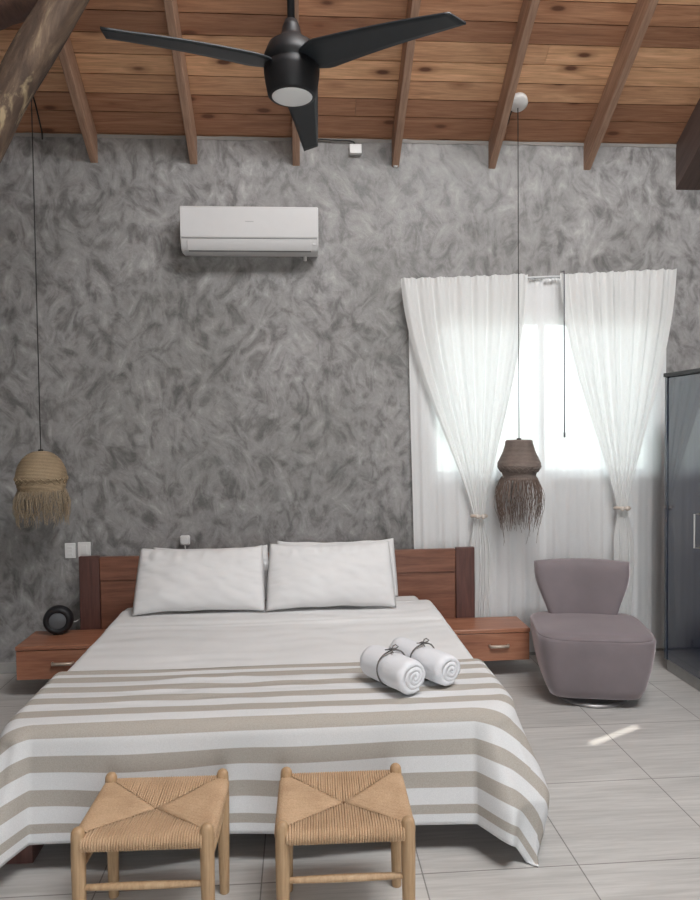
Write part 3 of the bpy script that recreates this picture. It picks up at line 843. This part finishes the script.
def pillow(cx, yb, w_, h_, th, lean, rz, label, seed, zb=.557):
    mb = MB(); nu, nv = 56, 40
    for side in (1, -1):
        def fn(i, j):
            u = i*2-1; v = j*2-1
            # pinched sides, pointed corners
            px = u*(w_/2)*(1-.045*(1-v*v)*abs(u)**3 * -1 - .04*(1-v*v)*abs(u)); py = v*(h_/2)*(1-.05*(1-u*u))
            k = max(0, (1-abs(u)**3.2))*max(0, (1-abs(v)**3.2)); t_ = th*.5*k**.55
            px *= 1-.045*(v+1)/2
            crease = .014*nz(u*2+seed, v*2, seed)*k + .010*nz((u+v)*4+seed, (u-v)*2.5, seed+2)*k**.5+.018*nz(u*9, v*3, seed+6)*sstep(.35, .92, v)*k**.3+.009*nz(u*4, v*16, seed+6)*sstep(.6, .97, abs(u))*k**.3
            py += .006*nz(u*3, seed, v*2)+.010*(abs(u)**6)*(1 if v > 0 else -1)*abs(v)**3
            return (px, side*(t_+crease), py)
        mb.grid(fn, nu, nv)
    bm_o = mb.build('pillow', M['pillow'], smooth=True)
    bm = bmesh.new(); bm.from_mesh(bm_o.data); bmesh.ops.remove_doubles(bm, verts=bm.verts, dist=.0006); bmesh.ops.recalc_face_normals(bm, faces=bm.faces); bm.to_mesh(bm_o.data); bm.free()
    for p in bm_o.data.polygons: p.use_smooth = True
    bm_o.rotation_euler = (-lean, 0, rz)
    bm_o.location = (cx, yb+sin(lean)*h_/2, zb+cos(lean)*h_/2)
    return tag(bm_o, label, 'pillow', 'pillows against the headboard')
pillow(-.60, 4.58, .78, .345, .10, radians(14), 0, 'white pillow leaning behind the front left pillow', 3, .556)
pillow(.225, 4.58, .82, .37, .10, radians(14), radians(-1), 'white pillow leaning behind the front right pillow', 8, .556)
pillow(-.632, 4.30, .80, .405, .16, radians(27), radians(1), 'plump white pillow in front at the left, nearest the black speaker', 13)
pillow(.180, 4.30, .805, .415, .16, radians(27), 0, 'plump white pillow in front at the right, behind the towels', 21)

# ------------------------------------------------------------------ nightstands
def nightstand(x0, x1, y0, label, hx):
    cx, cy = (x0+x1)/2, (y0+4.785)/2
    t = empty('nightstand', (cx, cy, .12), 0, label=label, cat='nightstand', group='floating nightstands')
    def p(name, mat, q, bev=.004, parent=t):
        b = MB(); b.box(q[0]-cx, q[1]-cx, q[2]-cy, q[3]-cy, q[4]-.12, q[5]-.12); return b.build(name, mat, parent, bevel=bev)
    p('top', M['ns_wood'], (x0, x1, y0, 4.785, .306, .334), .005)
    p('body', M['ns_wood'], (x0+.008, x1-.008, y0+.022, 4.785, .12, .3055))
    d = p('drawer', M['ns_wood'], (x0+.004, x1-.004, y0+.004, y0+.0215, .122, .303), .003)
    b = MB(); hz = .222
    b.tube([(hx-.062-cx, y0+.005-cy, hz-.12), (hx-.058-cx, y0-.018-cy, hz-.12), (hx+.058-cx, y0-.018-cy, hz-.12), (hx+.062-cx, y0+.005-cy, hz-.12)], .0105, 10, sq=1)
    b.build('handle', M['pull'], d, smooth=True)['label'] = 'pale brushed bar handle'
nightstand(.865, 1.500, 4.49, 'reddish wooden wall nightstand beside the upholstered chair', 1.29)
nightstand(-1.787, -1.145, 4.443, 'reddish wooden wall nightstand carrying the black round speaker', -1.50)

# round speaker
t = empty('round_speaker', (-1.606, 4.70, .334), radians(8), label='black round speaker standing on the left nightstand', cat='speaker')
R_ = .094
b = MB(); b.lathe([(.052, -.030), (.062, -.045), (.082, -.042), (.093, -.02), (.095, .01), (.088, .035), (.06, .05), (0, .052)], 40, (0, 0, R_), 'y')
b.build('body', M['black'], t, smooth=True)
b = MB(); b.lathe([(0, -.036), (.05, -.034), (.058, -.030), (.058, -.02), (0, -.02)], 32, (0, 0, R_), 'y')
b.build('grille', simple('grey_speaker_grille', (.13, .14, .15), .35, bmp=.3, sc=300), t, smooth=True)['label'] = 'grey round grille'
b = MB(); b.box(-.03, .03, -.025, .03, 0, .012); b.build('foot', M['black'], t, bevel=.003)
b = MB(); b.tube([(.04, .045, R_-.03), (.09, .10, R_-.045), (.13, .165, R_-.03)], .004, 8); b.build('cable', M['white_plastic'], t, smooth=True)

# ------------------------------------------------------------------ swivel chair
def chair():
    t = empty('swivel_chair', (1.782, 4.225, 0), radians(-12), label='low mauve-grey upholstered swivel chair with flared back, before the curtains', cat='chair')
    def loft(levels, n=72, pw=3.2, top_dome=0):
        mb = MB(); vs_ = []
        for (z, hw, hf, hb, tilt) in levels:
            for j in range(n):
                a = 2*pi*j/n; c, s = cos(a), sin(a)
                e_ = 2/pw
                x = abs(c)**e_*(1 if c > 0 else -1); y = abs(s)**e_*(1 if s > 0 else -1)
                yy = y*(hb if y > 0 else hf)
                vs_.append((x*hw, yy, z+tilt*(yy)))
        k = len(levels)
        fs = [(i*n+j, i*n+(j+1) % n, (i+1)*n+(j+1) % n, (i+1)*n+j) for i in range(k-1) for j in range(n)]
        fs += [tuple(range(n))[::-1], tuple((k-1)*n+j for j in range(n))]
        mb.add(vs_, fs); return mb
    # seat drum: narrow foot, wide top, front face almost flat
    lv = [(.056, .250, .268, .22, 0), (.064, .266, .282, .225, 0), (.12, .290, .305, .24, 0), (.24, .318, .328, .255, 0), (.34, .333, .342, .262, 0), (.408, .338, .347, .265, 0), (.418, .336, .345, .263, 0), (.421, .328, .337, .257, 0)]
    loft(lv, pw=7).build('seat_base', M['velvet'], t, smooth=True)
    cu = [(.412, .328, .337, .257, 0), (.420, .338, .347, .266, 0), (.428, .336, .345, .264, 0), (.438, .318, .328, .25, 0), (.446, .27, .28, .21, 0), (.451, .18, .19, .15, 0), (.453, .09, .10, .08, 0), (.4535, .01, .01, .01, 0)]
    loft(cu, pw=5.0).build('seat_cushion', M['velvet'], t, smooth=True)
    # flared backrest
    mb = MB(); nu, nv = 40, 34
    def pos(u, v, side):
        # v: 0 bottom .. 1 top; u -1..1
        hw = .205+.098*sstep(0, .85, v)-.0*v
        e_ = max(0, 1-abs(u)**5)**.4*max(0, 1-abs(2*v-1)**7)**.4
        th = .062*e_
        curve = -.045*(u*u)                 # wraps forward at the sides
        y = .215+.055*v+curve+side*th
        x = u*hw*(1+.0*v)
        z = .36+v*.43 - .012*(u*u)*sstep(.7, 1, v)
        return (x, y, z)
    for side in (1, -1):
        mb.grid(lambda i, j, s=side: pos(i*2-1, j, s), nu, nv)
    o = mb.build('backrest', M['velvet'], t, smooth=True)
    bm = bmesh.new(); bm.from_mesh(o.data); bmesh.ops.remove_doubles(bm, verts=bm.verts, dist=.0008); bmesh.ops.recalc_face_normals(bm, faces=bm.faces); bm.to_mesh(o.data); bm.free()
    for p in o.data.polygons: p.use_smooth = True
    b = MB(); b.lathe([(.0, 0), (.215, 0), (.22, .006), (.218, .018), (.18, .022), (.06, .026), (.055, .058), (0, .058)], 48, (0, -.055, 0))
    b.build('swivel_base', simple('grey_swivel_plate', (.30, .29, .29), .35, .6), t, smooth=True)
chair()

# ------------------------------------------------------------------ towels
def towel(c, ang, L, r, label, seed, zbase=.553):
    mb = MB(); th = .021; turns = (r-.010)/(th*1.0); n = 130; k = 22
    prof_o, prof_i = [], []
    r_in = r-turns*th
    a0 = radians(-65)-turns*2*pi
    for i in range(n+1):
        q = i/n; a = a0+q*turns*2*pi; rr = r_in+q*turns*th
        prof_o.append((rr*cos(a), rr*sin(a))); ri = max(.002, rr-th*.985)
        prof_i.append((ri*cos(a), ri*sin(a)))
    loop = prof_o+prof_i[::-1]; m_ = len(loop); vs_ = []
    for j in range(k+1):
        q = j/k*2-1; y = q*L/2
        sc = 1-.10*max(0, abs(q)-.90)/.10-.07*math.exp(-(q/.07)**2)
        for (x, z) in loop:
            d = hypot(x, z)
            bul = .018*(1-(d/r)**2)
            yy = y+(bul if q > .99 else (-bul if q < -.99 else 0)) + .003*nz(x*40, z*40, seed)
            f = 1+.035*nz(x*30, z*30+y*18, seed)
            zz = z*sc*f*.95
            vs_.append((x*sc*f*1.03, yy, zz))
    fs = [(j*m_+i, j*m_+(i+1) % m_, (j+1)*m_+(i+1) % m_, (j+1)*m_+i) for j in range(k) for i in range(m_)]
    def capf(b0, flip):
        o_ = []
        for i in range(n):
            q = (b0+i, b0+i+1, b0+m_-2-i, b0+m_-1-i); o_.append(q[::-1] if flip else q)
        return o_
    fs += capf(0, True)+capf(k*m_, False)
    mb.add(vs_, fs)
    t = empty('rolled_towel', (c[0], c[1], zbase+r*.95), ang, label=label, cat='towel', group='rolled towels on the bed')
    mb.build('towel_roll', M['towel'], t, smooth=True)
    b = MB(); rt = r*1.0
    b.tube([(rt*cos(a)*1.0, .004*sin(3*a), rt*.93*sin(a)) for a in [2*pi*i/36 for i in range(37)]], .0032, 6)
    top = rt*.93+.003
    for s in (1, -1):
        b.tube([(0, 0, top), (s*.014, .010*s, top+.010), (s*.032, .016*s, top+.010), (s*.036, .002, top+.004), (s*.018, -.006, top+.003), (0, 0, top)], .0026, 6)
        b.tube([(0, 0, top), (s*.012, -.012, top+.001), (s*.02, -.034, top-.004)], .0024, 6)
    b.build('twine_bow', M['twine'], t, smooth=True)['label'] = 'grey twine tied in a bow'
towel((.385, 2.985, 0), radians(31), .28, .083, 'rolled white towel tied with twine, the nearer one on the bed', 3)
towel((.540, 3.09, 0), radians(31), .34, .078, 'rolled white towel tied with twine, farther one by the right bed edge', 9)

# ------------------------------------------------------------------ rush stools
def make_stool(loc, rz, label):
    t = empty('woven_stool', loc, rz, label=label, cat='stool', group='woven stools at the foot of the bed')
    A, B = .198, .172
    for sx_ in (-1, 1):
        for sy_ in (-1, 1):
            b = MB()
            b.lathe([(.0, 0), (.0165, 0), (.0175, .004), (.019, .08), (.0215, .25), (.0225, .35), (.0215, .42), (.0200, .438), (.015, .447), (.008, .4515), (0, .452)], 24)
            o = b.build('leg', M['stool_wood'], t, smooth=True, loc=(sx_*A, sy_*B, 0))
    for (p, q) in (((-A, -B, .262), (A, -B, .262)), ((-A, B, .262), (A, B, .262)), ((-A, -B, .312), (-A, B, .312)), ((A, -B, .312), (A, B, .312))):
        b = MB(); p, q = Vector(p), Vector(q)
        b.tube([p.lerp(q, i/10) for i in range(11)], [.0085+.0035*sin(pi*i/10) for i in range(11)], 12)
        b.build('stretcher', M['stool_wood'], t, smooth=True)
    # cord seat: strands wrap over each rail and meet on the diagonals
    mb = MB(); rr = .0185; zc = .402; cr = .0041; pitch = .0083
    def strand(u, a, b_, mp):
        yd = b_*abs(u)/a                # distance from the centre where the diagonal is met
        jit = .003*nz(u*60, a, 3)
        P = []
        for q in range(7):
            y = yd*.985+.002+(b_-yd)*q/6
            d = b_-y
            z = zc+rr+cr-.016*sstep(0, b_, d)-.004*nz(u*8, y*8, 2)
            P.append(mp(u+jit*(1-q/6), -y, z))
        for q in range(1, 6):
            an = pi/2+pi*q/5
            P.append(mp(u, -b_+(rr+cr)*cos(an), zc+(rr+cr)*sin(an)))
        yi = max(yd, b_-.05)
        P.append(mp(u, -yi, zc-rr+.004))
        mb.tube(P, [cr*(1+.12*nz(u*300, i*2.1, 5)) for i in range(len(P))], 6)
    def side(a, b_, mp):
        n = int(2*(a-.012)/pitch)
        for i in range(n+1):
            strand(-(a-.012)+2*(a-.012)*i/n, a, b_, mp)
    side(A-.004, B, lambda x, y, z: (x, y, z)); side(A-.004, B, lambda x, y, z: (-x, -y, z))
    side(B-.004, A, lambda x, y, z: (y, -x, z)); side(B-.004, A, lambda x, y, z: (-y, x, z))
    mb.box(-A+.005, A-.005, -B+.005, B-.005, zc-.012, zc-.004)
    mb.build('woven_seat', M['paper_cord'], t, smooth=True)
    return t
s1 = make_stool((-.499, 2.342, 0), radians(-1.8), 'woven cord stool on the left at the foot of the bed')
def dup(root, loc, rz, label):
    r = root.copy(); COL.objects.link(r); r.location = loc; r.rotation_euler = (0, 0, rz); r['label'] = label
    for ch in list(root.children):
        c = ch.copy(); COL.objects.link(c); c.parent = r
        for g_ in ch.children:
            d = g_.copy(); COL.objects.link(d); d.parent = c
    return r
dup(s1, (.128, 2.322, 0), radians(-1.2), 'woven cord stool on the right at the foot of the bed, below the towels')
